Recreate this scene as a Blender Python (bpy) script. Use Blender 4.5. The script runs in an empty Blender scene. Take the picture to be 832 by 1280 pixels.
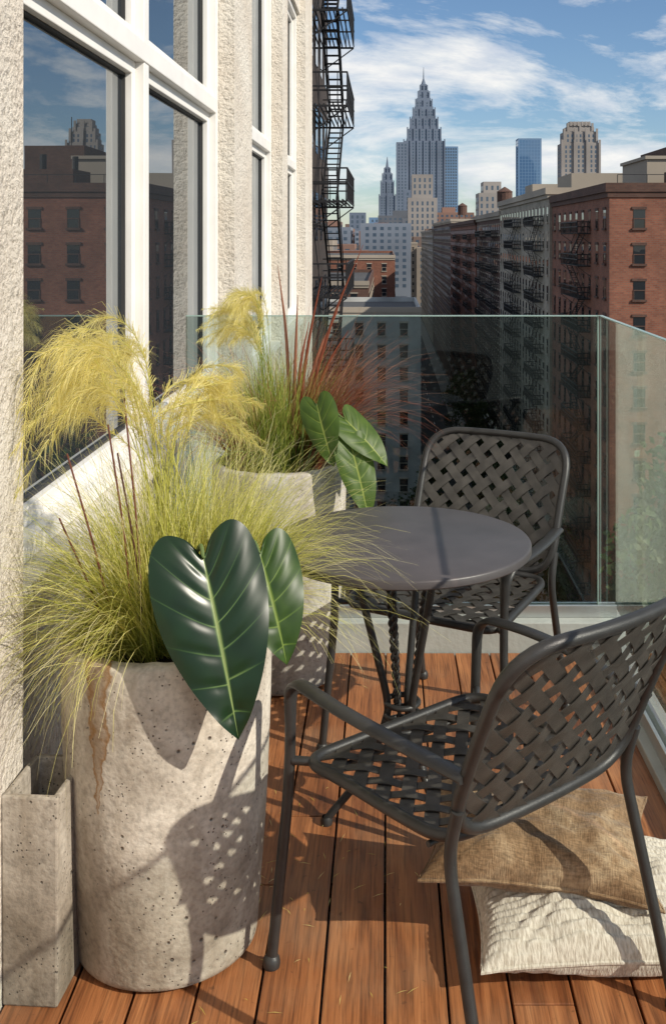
import bpy, math, random
import numpy as np
from mathutils import Vector, Matrix, noise as mnoise
random.seed(7)
rnd = random.random
def ru(a,b): return a+(b-a)*random.random()
SC = bpy.context.scene
SC.view_settings.view_transform = 'Standard'
try: SC.view_settings.look = 'None'
except Exception: pass
SC.view_settings.exposure = 0; SC.view_settings.gamma = 1

# ------------------------------------------------------------------ materials
def new_mat(name):
    m = bpy.data.materials.new(name); m.use_nodes = True
    nt = m.node_tree; nt.nodes.clear()
    out = nt.nodes.new('ShaderNodeOutputMaterial')
    return m, nt, out
def N(nt, t, **kw):
    n = nt.nodes.new(t)
    for k, v in kw.items():
        if k in n.inputs.keys(): n.inputs[k].default_value = v
        else: setattr(n, k, v)
    return n
def L(nt, a, b): nt.links.new(a, b)
def c4(c): return (c[0], c[1], c[2], 1)
def ramp(nt, fac, stops):
    r = nt.nodes.new('ShaderNodeValToRGB')
    el = r.color_ramp.elements
    while len(el) < len(stops): el.new(0.5)
    for e, (p, c) in zip(el, stops):
        e.position = p; e.color = c4(c) if len(c) == 3 else c
    L(nt, fac, r.inputs[0]); return r
def g3(v): return (v, v, v)
def mixc(nt, fac, a, b, mode='MIX'):
    m = nt.nodes.new('ShaderNodeMix'); m.data_type = 'RGBA'; m.blend_type = mode
    if isinstance(fac, (int, float)): m.inputs[0].default_value = fac
    else: L(nt, fac, m.inputs[0])
    for s, i in ((a, 6), (b, 7)):
        if isinstance(s, tuple): m.inputs[i].default_value = c4(s)
        else: L(nt, s, m.inputs[i])
    return m.outputs[2]
def simple(name, col, rough=.6, metal=0, var=.15, vscale=8, bump=0, bscale=40, spec=.5):
    m, nt, out = new_mat(name)
    p = N(nt, 'ShaderNodeBsdfPrincipled', Roughness=rough, Metallic=metal)
    p.inputs['Specular IOR Level'].default_value = spec
    tc = N(nt, 'ShaderNodeTexCoord')
    nz = N(nt, 'ShaderNodeTexNoise', Scale=vscale, Detail=6.0)
    L(nt, tc.outputs['Object'], nz.inputs['Vector'])
    a = tuple(max(0, x*(1-var)) for x in col); b = tuple(min(1, x*(1+var)) for x in col)
    r = ramp(nt, nz.outputs['Fac'], [(.3, a), (.7, b)])
    L(nt, r.outputs[0], p.inputs['Base Color'])
    if bump:
        n2 = N(nt, 'ShaderNodeTexNoise', Scale=bscale, Detail=5.0)
        L(nt, tc.outputs['Object'], n2.inputs['Vector'])
        bp = N(nt, 'ShaderNodeBump', Strength=bump, Distance=.01)
        L(nt, n2.outputs['Fac'], bp.inputs['Height']); L(nt, bp.outputs[0], p.inputs['Normal'])
    L(nt, p.outputs[0], out.inputs[0])
    return m

def stucco():
    m, nt, out = new_mat('rough_stucco')
    p = N(nt, 'ShaderNodeBsdfPrincipled', Roughness=.92)
    tc = N(nt, 'ShaderNodeTexCoord')
    v = tc.outputs['Object']
    n1 = N(nt, 'ShaderNodeTexNoise', Scale=2.2, Detail=8.0); L(nt, v, n1.inputs['Vector'])
    n2 = N(nt, 'ShaderNodeTexNoise', Scale=60.0, Detail=6.0, Roughness=.65); L(nt, v, n2.inputs['Vector'])
    n3 = N(nt, 'ShaderNodeTexNoise', Scale=18.0, Detail=5.0, Roughness=.6); L(nt, v, n3.inputs['Vector'])
    base = ramp(nt, n1.outputs['Fac'], [(.3, (.72, .64, .54)), (.7, (.84, .79, .70))])
    pit = ramp(nt, n2.outputs['Fac'], [(.36, (.50, .47, .43)), (.46, (1, 1, 1))])
    col = mixc(nt, .7, base.outputs[0], pit.outputs[0], 'MULTIPLY')
    L(nt, col, p.inputs['Base Color'])
    ad = N(nt, 'ShaderNodeMath', operation='MULTIPLY_ADD'); L(nt, n3.outputs['Fac'], ad.inputs[0]); ad.inputs[1].default_value = 1.4
    L(nt, n2.outputs['Fac'], ad.inputs[2])
    b = N(nt, 'ShaderNodeBump', Strength=.9, Distance=.024)
    L(nt, ad.outputs[0], b.inputs['Height']); L(nt, b.outputs[0], p.inputs['Normal'])
    L(nt, p.outputs[0], out.inputs[0]); return m

def concrete(name, ca, cb, seed=0.0, rust=False):
    m, nt, out = new_mat(name)
    p = N(nt, 'ShaderNodeBsdfPrincipled', Roughness=.85)
    tc = N(nt, 'ShaderNodeTexCoord')
    mp = N(nt, 'ShaderNodeMapping'); mp.inputs['Location'].default_value = (seed, seed*2, seed*.7)
    L(nt, tc.outputs['Object'], mp.inputs[0]); v = mp.outputs[0]
    n1 = N(nt, 'ShaderNodeTexNoise', Scale=5.0, Detail=10.0, Roughness=.68, Distortion=.8); L(nt, v, n1.inputs['Vector'])
    base = ramp(nt, n1.outputs['Fac'], [(.36, ca), (.5, tuple((x+y)/2 for x, y in zip(ca, cb))), (.62, cb)])
    ms = N(nt, 'ShaderNodeMapping'); ms.inputs['Scale'].default_value = (14, 14, 1.4); L(nt, v, ms.inputs[0])
    n2 = N(nt, 'ShaderNodeTexNoise', Scale=1.0, Detail=6.0); L(nt, ms.outputs[0], n2.inputs['Vector'])
    st = ramp(nt, n2.outputs['Fac'], [(.35, (.66, .61, .55)), (.56, (1, 1, 1))])
    col = mixc(nt, .8, base.outputs[0], st.outputs[0], 'MULTIPLY')
    n4 = N(nt, 'ShaderNodeTexNoise', Scale=90.0, Detail=4.0); L(nt, v, n4.inputs['Vector'])
    gr = ramp(nt, n4.outputs['Fac'], [(.3, g3(.66)), (.55, g3(1.0))])
    col = mixc(nt, .8, col, gr.outputs[0], 'MULTIPLY')
    sx0 = N(nt, 'ShaderNodeSeparateXYZ'); L(nt, tc.outputs['Object'], sx0.inputs[0])
    hz = N(nt, 'ShaderNodeMath', operation='MULTIPLY_ADD'); L(nt, n2.outputs['Fac'], hz.inputs[0]); hz.inputs[1].default_value = -.35; L(nt, sx0.outputs[2], hz.inputs[2])
    dm = ramp(nt, hz.outputs[0], [(0, (.62, .58, .53)), (.10, (1, 1, 1))]); col = mixc(nt, .8, col, dm.outputs[0], 'MULTIPLY')
    heights = []
    for sc, th, kk in ((42.0, .10, .99), (100.0, .11, .92)):
        vo = N(nt, 'ShaderNodeTexVoronoi', Scale=sc); L(nt, v, vo.inputs['Vector'])
        nn = N(nt, 'ShaderNodeTexNoise', Scale=sc*.16, Detail=2.0); L(nt, v, nn.inputs['Vector'])
        mul = N(nt, 'ShaderNodeMath', operation='MULTIPLY_ADD'); L(nt, nn.outputs['Fac'], mul.inputs[0])
        mul.inputs[1].default_value = -1.6; mul.inputs[2].default_value = kk
        mx = N(nt, 'ShaderNodeMath', operation='MAXIMUM'); L(nt, mul.outputs[0], mx.inputs[0]); mx.inputs[1].default_value = 0
        s = N(nt, 'ShaderNodeMath', operation='ADD'); L(nt, vo.outputs['Distance'], s.inputs[0]); L(nt, mx.outputs[0], s.inputs[1])
        r = ramp(nt, s.outputs[0], [(th, g3(.0)), (th+.10, g3(1.0))]); heights.append(r.outputs[0])
        col = mixc(nt, r.outputs[0], tuple(x*.3 for x in ca), col)
    if rust:
        n5 = N(nt, 'ShaderNodeTexNoise', Scale=30.0, Detail=5.0); L(nt, tc.outputs['Object'], n5.inputs['Vector'])
        a = N(nt, 'ShaderNodeMath', operation='MULTIPLY_ADD'); L(nt, n5.outputs['Fac'], a.inputs[0]); a.inputs[1].default_value = .05; a.inputs[2].default_value = .07
        b = N(nt, 'ShaderNodeMath', operation='ADD'); L(nt, sx0.outputs[0], b.inputs[0]); L(nt, a.outputs[0], b.inputs[1])
        ab = N(nt, 'ShaderNodeMath', operation='ABSOLUTE'); L(nt, b.outputs[0], ab.inputs[0])
        w = N(nt, 'ShaderNodeMapRange'); L(nt, sx0.outputs[2], w.inputs[0])
        w.inputs[1].default_value = .34; w.inputs[2].default_value = .64; w.inputs[3].default_value = .002; w.inputs[4].default_value = .030
        lt = N(nt, 'ShaderNodeMath', operation='DIVIDE'); L(nt, ab.outputs[0], lt.inputs[0]); L(nt, w.outputs[0], lt.inputs[1])
        rr = ramp(nt, lt.outputs[0], [(.3, g3(.4)), (.75, g3(.95)), (1.0, g3(0))])
        yl = N(nt, 'ShaderNodeMath', operation='LESS_THAN'); L(nt, sx0.outputs[1], yl.inputs[0]); yl.inputs[1].default_value = 0
        zl = N(nt, 'ShaderNodeMath', operation='GREATER_THAN'); L(nt, sx0.outputs[2], zl.inputs[0]); zl.inputs[1].default_value = .36
        mm = N(nt, 'ShaderNodeMath', operation='MULTIPLY'); L(nt, rr.outputs[0], mm.inputs[0]); L(nt, yl.outputs[0], mm.inputs[1])
        m2 = N(nt, 'ShaderNodeMath', operation='MULTIPLY'); L(nt, mm.outputs[0], m2.inputs[0]); L(nt, zl.outputs[0], m2.inputs[1])
        col = mixc(nt, m2.outputs[0], col, (.27, .14, .045))
    L(nt, col, p.inputs['Base Color'])
    hm = N(nt, 'ShaderNodeMath', operation='MULTIPLY'); L(nt, heights[0], hm.inputs[0]); L(nt, heights[1], hm.inputs[1])
    ha = N(nt, 'ShaderNodeMath', operation='MULTIPLY_ADD'); L(nt, n4.outputs['Fac'], ha.inputs[0]); ha.inputs[1].default_value = .45; L(nt, hm.outputs[0], ha.inputs[2])
    b = N(nt, 'ShaderNodeBump', Strength=.8, Distance=.006); L(nt, ha.outputs[0], b.inputs['Height']); L(nt, b.outputs[0], p.inputs['Normal'])
    L(nt, p.outputs[0], out.inputs[0]); return m

def wood():
    m, nt, out = new_mat('deck_hardwood')
    p = N(nt, 'ShaderNodeBsdfPrincipled', Roughness=.5)
    at = N(nt, 'ShaderNodeAttribute', attribute_name='board')
    tc = N(nt, 'ShaderNodeTexCoord')
    off = N(nt, 'ShaderNodeVectorMath', operation='MULTIPLY'); L(nt, at.outputs['Color'], off.inputs[0]); off.inputs[1].default_value = (7, 19, 3)
    ad = N(nt, 'ShaderNodeVectorMath', operation='ADD'); L(nt, tc.outputs['Object'], ad.inputs[0]); L(nt, off.outputs[0], ad.inputs[1])
    mp = N(nt, 'ShaderNodeMapping'); mp.inputs['Scale'].default_value = (26, 1.6, 5); L(nt, ad.outputs[0], mp.inputs[0])
    n1 = N(nt, 'ShaderNodeTexNoise', Scale=1.0, Detail=8.0, Roughness=.6, Distortion=.9); L(nt, mp.outputs[0], n1.inputs['Vector'])
    mp2 = N(nt, 'ShaderNodeMapping'); mp2.inputs['Scale'].default_value = (200, 7, 20); L(nt, ad.outputs[0], mp2.inputs[0])
    n2 = N(nt, 'ShaderNodeTexNoise', Scale=1.0, Detail=4.0); L(nt, mp2.outputs[0], n2.inputs['Vector'])
    r1 = ramp(nt, n1.outputs['Fac'], [(.3, (.17, .055, .02)), (.5, (.37, .14, .05)), (.7, (.52, .22, .085))])
    r2 = ramp(nt, n2.outputs['Fac'], [(.34, g3(.38)), (.54, g3(1))])
    col = mixc(nt, .7, r1.outputs[0], r2.outputs[0], 'MULTIPLY')
    rb = ramp(nt, at.outputs['Fac'], [(0, (.60, .54, .50)), (.5, (1, .93, .88)), (1, (1.0, 1.0, 1.0))])
    col = mixc(nt, .9, col, rb.outputs[0], 'MULTIPLY')
    n3 = N(nt, 'ShaderNodeTexNoise', Scale=3.0, Detail=8.0, Roughness=.6); L(nt, tc.outputs['Object'], n3.inputs['Vector'])
    r3 = ramp(nt, n3.outputs['Fac'], [(.48, g3(0)), (.78, g3(.4))])
    col = mixc(nt, r3.outputs[0], col, (.40, .27, .17))
    n4 = N(nt, 'ShaderNodeTexNoise', Scale=45.0, Detail=3.0); L(nt, tc.outputs['Object'], n4.inputs['Vector'])
    r4 = ramp(nt, n4.outputs['Fac'], [(.66, g3(1)), (.74, g3(.6))]); col = mixc(nt, 1.0, col, r4.outputs[0], 'MULTIPLY')
    L(nt, col, p.inputs['Base Color'])
    rg = N(nt, 'ShaderNodeMapRange'); L(nt, n1.outputs['Fac'], rg.inputs[0]); rg.inputs[3].default_value = .38; rg.inputs[4].default_value = .7
    L(nt, rg.outputs[0], p.inputs['Roughness'])
    b = N(nt, 'ShaderNodeBump', Strength=.4, Distance=.003); L(nt, n2.outputs['Fac'], b.inputs['Height']); L(nt, b.outputs[0], p.inputs['Normal'])
    L(nt, p.outputs[0], out.inputs[0]); return m

def brickmat(name, c1, c2, mortar):
    m, nt, out = new_mat(name)
    p = N(nt, 'ShaderNodeBsdfPrincipled', Roughness=.9)
    tc = N(nt, 'ShaderNodeTexCoord')
    sp = N(nt, 'ShaderNodeSeparateXYZ'); L(nt, tc.outputs['Object'], sp.inputs[0])
    a = N(nt, 'ShaderNodeMath', operation='ADD'); L(nt, sp.outputs[0], a.inputs[0]); L(nt, sp.outputs[1], a.inputs[1])
    cb = N(nt, 'ShaderNodeCombineXYZ'); L(nt, a.outputs[0], cb.inputs[0]); L(nt, sp.outputs[2], cb.inputs[1])
    br = N(nt, 'ShaderNodeTexBrick', Scale=1.0); br.inputs['Brick Width'].default_value = .4; br.inputs['Row Height'].default_value = .16
    br.inputs['Mortar Size'].default_value = .018
    br.inputs['Color1'].default_value = c4(c1); br.inputs['Color2'].default_value = c4(c2); br.inputs['Mortar'].default_value = c4(mortar)
    L(nt, cb.outputs[0], br.inputs['Vector'])
    n = N(nt, 'ShaderNodeTexNoise', Scale=.35, Detail=8.0, Roughness=.65); L(nt, tc.outputs['Object'], n.inputs['Vector'])
    r = ramp(nt, n.outputs['Fac'], [(.3, g3(.55)), (.65, g3(1.0))])
    L(nt, mixc(nt, .9, br.outputs['Color'], r.outputs[0], 'MULTIPLY'), p.inputs['Base Color'])
    L(nt, p.outputs[0], out.inputs[0]); return m

def leafy(name, stops, trans=.35, rough=.5, attr='tint', spec=.4):
    m, nt, out = new_mat(name)
    at = N(nt, 'ShaderNodeAttribute', attribute_name=attr)
    r = ramp(nt, at.outputs['Fac'], stops)
    p = N(nt, 'ShaderNodeBsdfPrincipled', Roughness=rough); p.inputs['Specular IOR Level'].default_value = spec
    L(nt, r.outputs[0], p.inputs['Base Color'])
    t = N(nt, 'ShaderNodeBsdfTranslucent'); L(nt, r.outputs[0], t.inputs['Color'])
    mx = N(nt, 'ShaderNodeMixShader'); mx.inputs[0].default_value = trans
    L(nt, p.outputs[0], mx.inputs[1]); L(nt, t.outputs[0], mx.inputs[2]); L(nt, mx.outputs[0], out.inputs[0])
    return m

def railglass(name, tint):
    """thin glass sheet: Schlick reflectance, same on both faces"""
    m, nt, out = new_mat(name)
    t = N(nt, 'ShaderNodeBsdfTransparent'); t.inputs[0].default_value = c4(tint)
    g = N(nt, 'ShaderNodeBsdfGlossy', Roughness=.0); g.inputs[0].default_value = (.9, .95, .94, 1)
    lw = N(nt, 'ShaderNodeLayerWeight', Blend=.5)
    pw = N(nt, 'ShaderNodeMath', operation='POWER'); L(nt, lw.outputs['Facing'], pw.inputs[0]); pw.inputs[1].default_value = 4.6
    ma = N(nt, 'ShaderNodeMath', operation='MULTIPLY_ADD'); L(nt, pw.outputs[0], ma.inputs[0]); ma.inputs[1].default_value = .95; ma.inputs[2].default_value = .045
    mx = N(nt, 'ShaderNodeMixShader'); L(nt, ma.outputs[0], mx.inputs[0]); L(nt, t.outputs[0], mx.inputs[1]); L(nt, g.outputs[0], mx.inputs[2])
    L(nt, mx.outputs[0], out.inputs[0]); return m
def windowglass(name='window_glass', ior=4.2, base=(.025, .03, .035)):
    m, nt, out = new_mat(name)
    t = N(nt, 'ShaderNodeBsdfDiffuse'); t.inputs[0].default_value = c4(base)
    g = N(nt, 'ShaderNodeBsdfGlossy', Roughness=.0); g.inputs[0].default_value = (.92, .96, .99, 1)
    tc = N(nt, 'ShaderNodeTexCoord'); nz = N(nt, 'ShaderNodeTexNoise', Scale=1.1, Detail=1.0); L(nt, tc.outputs['Object'], nz.inputs['Vector'])
    b = N(nt, 'ShaderNodeBump', Strength=.05, Distance=.02); L(nt, nz.outputs['Fac'], b.inputs['Height']); L(nt, b.outputs[0], g.inputs['Normal'])
    fr = N(nt, 'ShaderNodeFresnel', IOR=ior)
    mx = N(nt, 'ShaderNodeMixShader'); L(nt, fr.outputs[0], mx.inputs[0]); L(nt, t.outputs[0], mx.inputs[1]); L(nt, g.outputs[0], mx.inputs[2])
    L(nt, mx.outputs[0], out.inputs[0]); return m

M_STUCCO = stucco()
M_CONC1 = concrete('weathered_concrete', (.36, .31, .25), (.70, .65, .56), 0, True)
M_CONC2 = concrete('grey_concrete', (.35, .33, .30), (.66, .63, .58), 5.3)
M_CONC3 = concrete('dark_concrete', (.27, .235, .19), (.50, .45, .38), 9.1)
M_WOOD = wood()
M_DARKMETAL = simple('charcoal_powder_coat', (.045, .043, .042), .40, .3, .15, 30, .12, 500)
M_STRAP = simple('woven_strap_charcoal', (.062, .055, .048), .46, .15, .3, 25, .2, 400)
M_TABLE = simple('table_top_lacquer', (.080, .070, .071), .42, .1, .16, 9, .06, 300)
M_WHITE = simple('white_aluminium', (.78, .76, .72), .4, 0, .05, 6)
M_SOIL = simple('potting_soil', (.03, .02, .013), .95, 0, .5, 60, 1, 90)
M_GLASS = railglass('tinted_railing_glass', (.74, .80, .78))
M_GLASS2 = railglass('clear_railing_glass', (.95, .975, .97))
M_WIN = windowglass()
M_EDGE = simple('glass_edge', (.30, .42, .38), .2, 0, .1)
M_CURB = simple('pale_stone_curb', (.42, .43, .40), .6, 0, .12, 6, .2, 60)
M_ALU = simple('brushed_aluminium', (.55, .56, .55), .35, .8, .05, 20)
M_BLACK = simple('black_iron', (.018, .018, .02), .6, .3, .2)
M_GASKET = simple('black_gasket', (.03, .03, .03), .7)

# ------------------------------------------------------------------ mesh helpers
class MB:
    def __init__(s): s.v = []; s.f = []; s.a = []
    def add(s, vs, fs, att=None):
        o = len(s.v); s.v.extend(vs); s.f.extend([tuple(i+o for i in f) for f in fs])
        if att is not None:
            s.a.extend(att if hasattr(att, '__len__') else [att]*len(vs))
    def box(s, x0, x1, y0, y1, z0, z1, att=None):
        vs = [(x0,y0,z0),(x1,y0,z0),(x1,y1,z0),(x0,y1,z0),(x0,y0,z1),(x1,y0,z1),(x1,y1,z1),(x0,y1,z1)]
        s.add(vs, [(0,3,2,1),(4,5,6,7),(0,1,5,4),(1,2,6,5),(2,3,7,6),(3,0,4,7)], att)
    def tube(s, pts, r, n=8, r2=None, side=None, closed=False, cap=True):
        pts = [Vector(p) for p in pts]; k = len(pts)
        rs = r if hasattr(r, '__len__') else [r]*k
        rs2 = rs if r2 is None else (r2 if hasattr(r2, '__len__') else [r2]*k)
        prev = Vector(side) if side else None
        vs = []
        for i, p in enumerate(pts):
            if closed: t = pts[(i+1) % k]-pts[i-1]
            else: t = pts[min(i+1, k-1)]-pts[max(i-1, 0)]
            if t.length < 1e-9: t = Vector((0,0,1))
            t.normalize()
            if prev is None:
                prev = Vector((1,0,0)) if abs(t.x) < .9 else Vector((0,1,0))
            sd = prev-t*prev.dot(t)
            if sd.length < 1e-6: sd = t.orthogonal()
            sd.normalize(); prev = sd if side is None else Vector(side)
            up = t.cross(sd)
            for j in range(n):
                a = 2*math.pi*(j+.5)/n
                vs.append(tuple(p+sd*math.cos(a)*rs[i]+up*math.sin(a)*rs2[i]))
        fs = []
        m = k if closed else k-1
        for i in range(m):
            for j in range(n):
                a = i*n+j; b = i*n+(j+1) % n; c = ((i+1) % k)*n+(j+1) % n; d = ((i+1) % k)*n+j
                fs.append((a, b, c, d))
        if cap and not closed:
            fs.append(tuple(range(n-1, -1, -1))); fs.append(tuple((k-1)*n+j for j in range(n)))
        s.add(vs, fs)
    def lathe(s, prof, n=64, cx=0, cy=0):
        vs = []
        for (r, z) in prof:
            for j in range(n):
                a = 2*math.pi*j/n; vs.append((cx+r*math.cos(a), cy+r*math.sin(a), z))
        fs = []
        for i in range(len(prof)-1):
            for j in range(n):
                fs.append((i*n+j, i*n+(j+1) % n, (i+1)*n+(j+1) % n, (i+1)*n+j))
        s.add(vs, fs)
    def make(s, name, mat, parent=None, smooth=False, bevel=0, angle=35, attname=None, sub=0):
        me = bpy.data.meshes.new(name); me.from_pydata(s.v, [], s.f); me.update()
        me.materials.append(mat)
        if attname and s.a:
            at = me.attributes.new(attname, 'FLOAT', 'POINT'); at.data.foreach_set('value', np.array(s.a, dtype=np.float32))
        if smooth: me.polygons.foreach_set('use_smooth', [True]*len(me.polygons))
        o = bpy.data.objects.new(name, me); SC.collection.objects.link(o)
        if parent: o.parent = parent
        if bevel:
            b = o.modifiers.new('bevel', 'BEVEL'); b.width = bevel; b.segments = 2; b.limit_method = 'ANGLE'; b.angle_limit = math.radians(40)
        if smooth and angle < 180:
            try:
                me.set_sharp_from_angle(angle=math.radians(angle))
            except Exception: pass
        return o
def empty(name, loc=(0,0,0), rz=0):
    e = bpy.data.objects.new(name, None); SC.collection.objects.link(e)
    e.location = loc; e.rotation_euler = (0, 0, rz); e.empty_display_size = .1; return e

def fillet(pts, rad, n=7, closed=False):
    P = [Vector(p) for p in pts]; k = len(P); out = []
    rr = rad if hasattr(rad, '__len__') else [rad]*k
    for i in range(k):
        if not closed and i in (0, k-1): out.append(P[i]); continue
        a = P[i-1]; b = P[i]; c = P[(i+1) % k]
        d1 = (a-b); d2 = (c-b); r = min(rr[i], d1.length*.49, d2.length*.49)
        p0 = b+d1.normalized()*r; p1 = b+d2.normalized()*r
        for j in range(n+1):
            t = j/n; out.append(p0*(1-t)**2+b*2*t*(1-t)+p1*t*t)
    return out
def catmull(P, n=8):
    P = [np.array(p, dtype=float) for p in P]; Q = [2*P[0]-P[1]]+P+[2*P[-1]-P[-2]]; out = []
    for i in range(1, len(Q)-2):
        for j in range(n):
            t = j/n
            out.append(.5*((2*Q[i])+(-Q[i-1]+Q[i+1])*t+(2*Q[i-1]-5*Q[i]+4*Q[i+1]-Q[i+2])*t*t+(-Q[i-1]+3*Q[i]-3*Q[i+1]+Q[i+2])*t**3))
    out.append(P[-1]); return out

# ------------------------------------------------------------------ camera
H = 1.5
cam = bpy.data.cameras.new('camera'); co = bpy.data.objects.new('camera', cam); SC.collection.objects.link(co)
co.location = (0, 0, H); co.rotation_euler = (math.radians(90), 0, 0)
cam.sensor_width = 36; cam.sensor_fit = 'AUTO'; cam.lens = 36*1300/1280
cam.shift_x = -67/1280; cam.shift_y = -345/1280
cam.clip_start = .05; cam.clip_end = 20000
SC.camera = co

# ------------------------------------------------------------------ light
SUN = Vector((.80, -.46, .60)).normalized()
sl = bpy.data.lights.new('sun', 'SUN'); so = bpy.data.objects.new('sun', sl); SC.collection.objects.link(so)
sl.energy = 5.0; sl.angle = math.radians(.5); sl.color = (1, .92, .79)
so.rotation_euler = SUN.to_track_quat('Z', 'Y').to_euler(); so.location = (5, -5, 8)
w = bpy.data.worlds.new('World'); SC.world = w; w.use_nodes = True
nt = w.node_tree; nt.nodes.clear()
wo = nt.nodes.new('ShaderNodeOutputWorld'); bg = nt.nodes.new('ShaderNodeBackground'); bg.inputs[1].default_value = .11
sky = nt.nodes.new('ShaderNodeTexSky'); sky.sky_type = 'NISHITA'; sky.sun_disc = False
sky.sun_elevation = math.asin(SUN.z); sky.sun_rotation = math.atan2(SUN.x, SUN.y)
sky.air_density = 1.0; sky.dust_density = .2; sky.ozone_density = 5.0
tc = nt.nodes.new('ShaderNodeTexCoord')
mp = nt.nodes.new('ShaderNodeMapping'); mp.inputs['Scale'].default_value = (2.2, 2.2, 7.0); mp.inputs['Rotation'].default_value = (0, math.radians(10), 0)
mp.inputs['Location'].default_value = (.35, 0, .25)
L(nt, tc.outputs['Generated'], mp.inputs[0])
n1 = N(nt, 'ShaderNodeTexNoise', Scale=1.8, Detail=13.0, Roughness=.64, Distortion=.45); L(nt, mp.outputs[0], n1.inputs['Vector'])
cr = ramp(nt, n1.outputs['Fac'], [(.455, g3(0)), (.545, g3(.6)), (.65, g3(1))])
n2 = N(nt, 'ShaderNodeTexNoise', Scale=6.0, Detail=8.0, Roughness=.6); L(nt, mp.outputs[0], n2.inputs['Vector'])
cc = ramp(nt, n2.outputs['Fac'], [(.3, (6.2, 6.6, 7.4)), (.58, (8.9, 8.8, 8.5))])
L(nt, mixc(nt, cr.outputs[0], sky.outputs[0], cc.outputs[0]), bg.inputs[0]); L(nt, bg.outputs[0], wo.inputs[0])

# ------------------------------------------------------------------ our building wall
bw = empty('apartment_building_wall')
XO, XI, XG = -.75, -.80, -.90
wl = MB()
openings = [(2.15, 5.13), (5.8, 7.5), (7.9, 9.6)]
ZS, ZT = .76, 3.55
prev = -4.0
for (a, b) in openings:
    wl.box(-1.3, XO, prev, a, -42, 9)
    wl.box(-1.3, XI, a, b, -42, ZS-.06)
    wl.box(-1.3, XI, a, b, ZT, 9)
    prev = b
wl.box(-1.3, XO, prev, 10.5, -42, 9)
wl.make('stucco_walls', M_STUCCO, bw)
sb = MB()
for (a, b) in openings:
    sb.box(-1.3, XI+.035, a+.002, b-.002, ZS-.058, ZS-.012)
sb.make('window_sills', simple('sill_stone', (.66, .62, .55), .7, 0, .1, 5, .2, 40), bw, bevel=.004)
fr = MB(); gl = MB(); gk = MB()
def sash(y0, y1, z0, z1, t=.045):
    x0, x1 = XG-.03, XG+.035
    fr.box(x0, x1, y0, y0+t, z0, z1); fr.box(x0, x1, y1-t, y1, z0, z1)
    fr.box(x0, x1, y0+t, y1-t, z0, z0+t); fr.box(x0, x1, y0+t, y1-t, z1-t, z1)
    gk.box(XG-.01, XG+.012, y0+t, y0+t+.008, z0+t, z1-t); gk.box(XG-.01, XG+.012, y1-t-.008, y1-t, z0+t, z1-t)
    gk.box(XG-.01, XG+.012, y0+t+.008, y1-t-.008, z0+t, z0+t+.008); gk.box(XG-.01, XG+.012, y0+t+.008, y1-t-.008, z1-t-.008, z1-t)
    gl.box(XG-.008, XG, y0+t, y1-t, z0+t, z1-t)
for k, (a, b) in enumerate(openings):
    a += .003; b -= .003
    z0 = ZS-.01; zt = 2.10
    fr.box(XG-.05, XG+.07, a, a+.05, z0, ZT); fr.box(XG-.05, XG+.07, b-.05, b, z0, ZT)
    fr.box(XG-.05, XG+.075, a+.05, b-.05, z0, z0+.05)
    fr.box(XG-.05, XG+.07, a+.05, b-.05, zt, zt+.07)
    fr.box(XG-.05, XG+.07, a+.05, b-.05, ZT-.05, ZT)
    ms = [3.62] if k == 0 else []
    edges = [a+.05]
    for m in ms:
        fr.box(XG-.05, XG+.066, m-.035, m+.035, z0+.05, zt); fr.box(XG-.05, XG+.066, m-.035, m+.035, zt+.07, ZT-.05)
        edges += [m-.035, m+.035]
    edges.append(b-.05)
    for i in range(0, len(edges), 2):
        sash(edges[i], edges[i+1], z0+.05, zt); sash(edges[i], edges[i+1], zt+.07, ZT-.05)
fr.make('window_frames', M_WHITE, bw, bevel=.003)
gk.make('window_gaskets', M_GASKET, bw)
gl.make('window_panes', M_WIN, bw)
sk = MB(); sk.box(XI, XI+.018, 2.152, 3.74, 0.002, .10); sk.make('base_flashing', M_CURB, bw)

# ------------------------------------------------------------------ balcony deck
bd = empty('balcony_deck')
db = MB(); x = -.745; i = 0
pitch = .124
while x < .70:
    y = -1.4 - ru(0, .8)
    while y < 3.745:
        y2 = min(3.745, y+ru(1.9, 3.1))
        if 3.745-y2 < .35: y2 = 3.745
        xe = min(x+pitch-.0055, .74)
        db.box(x, xe, max(y, -1.4), y2-.003, -.024, ru(-.0010, .0010), rnd())
        y = y2
    x += pitch
db.make('deck_boards', M_WOOD, bd, bevel=.002, attname='board')
jb = MB(); jb.box(-.75, .86, -1.4, 3.93, -.25, -.06)
jb.make('balcony_slab', M_CURB, bd)
js = MB()
for yy in np.arange(-1.2, 3.7, .45): js.box(-.745, .69, yy, yy+.05, -.06, -.0245)
js.make('joists', M_SOIL, bd)

# ------------------------------------------------------------------ glass railing
gr = empty('glass_railing')
cb = MB()
cb.box(-.749, .86, 3.75, 3.92, -.059, .105)
cb.box(.735, .86, -1.4, 3.749, -.059, .03)
cb.make('railing_curb', M_CURB, gr, bevel=.004)
ch = MB()
ch.box(-.74, .84, 3.80, 3.812, .1055, .15); ch.box(-.74, .84, 3.828, 3.84, .1055, .15)
ch.box(.765, .777, -1.3, 3.79, .0305, .075); ch.box(.793, .805, -1.3, 3.79, .0305, .075)
ch.make('base_channel', M_ALU, gr, bevel=.002)
gp = MB()
gp.box(-.735, .772, 3.814, 3.826, .107, 1.205)
gp.make('end_glass_panel', M_GLASS, gr)
gp = MB()
gp.box(.779, .791, 2.02, 3.826, .032, 1.205)
gp.box(.779, .791, .2, 2.0, .032, 1.205)
gp.make('side_glass_panels', M_GLASS2, gr)
ge = MB()
ge.box(-.735, .772, 3.813, 3.827, 1.2052, 1.209)
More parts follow.
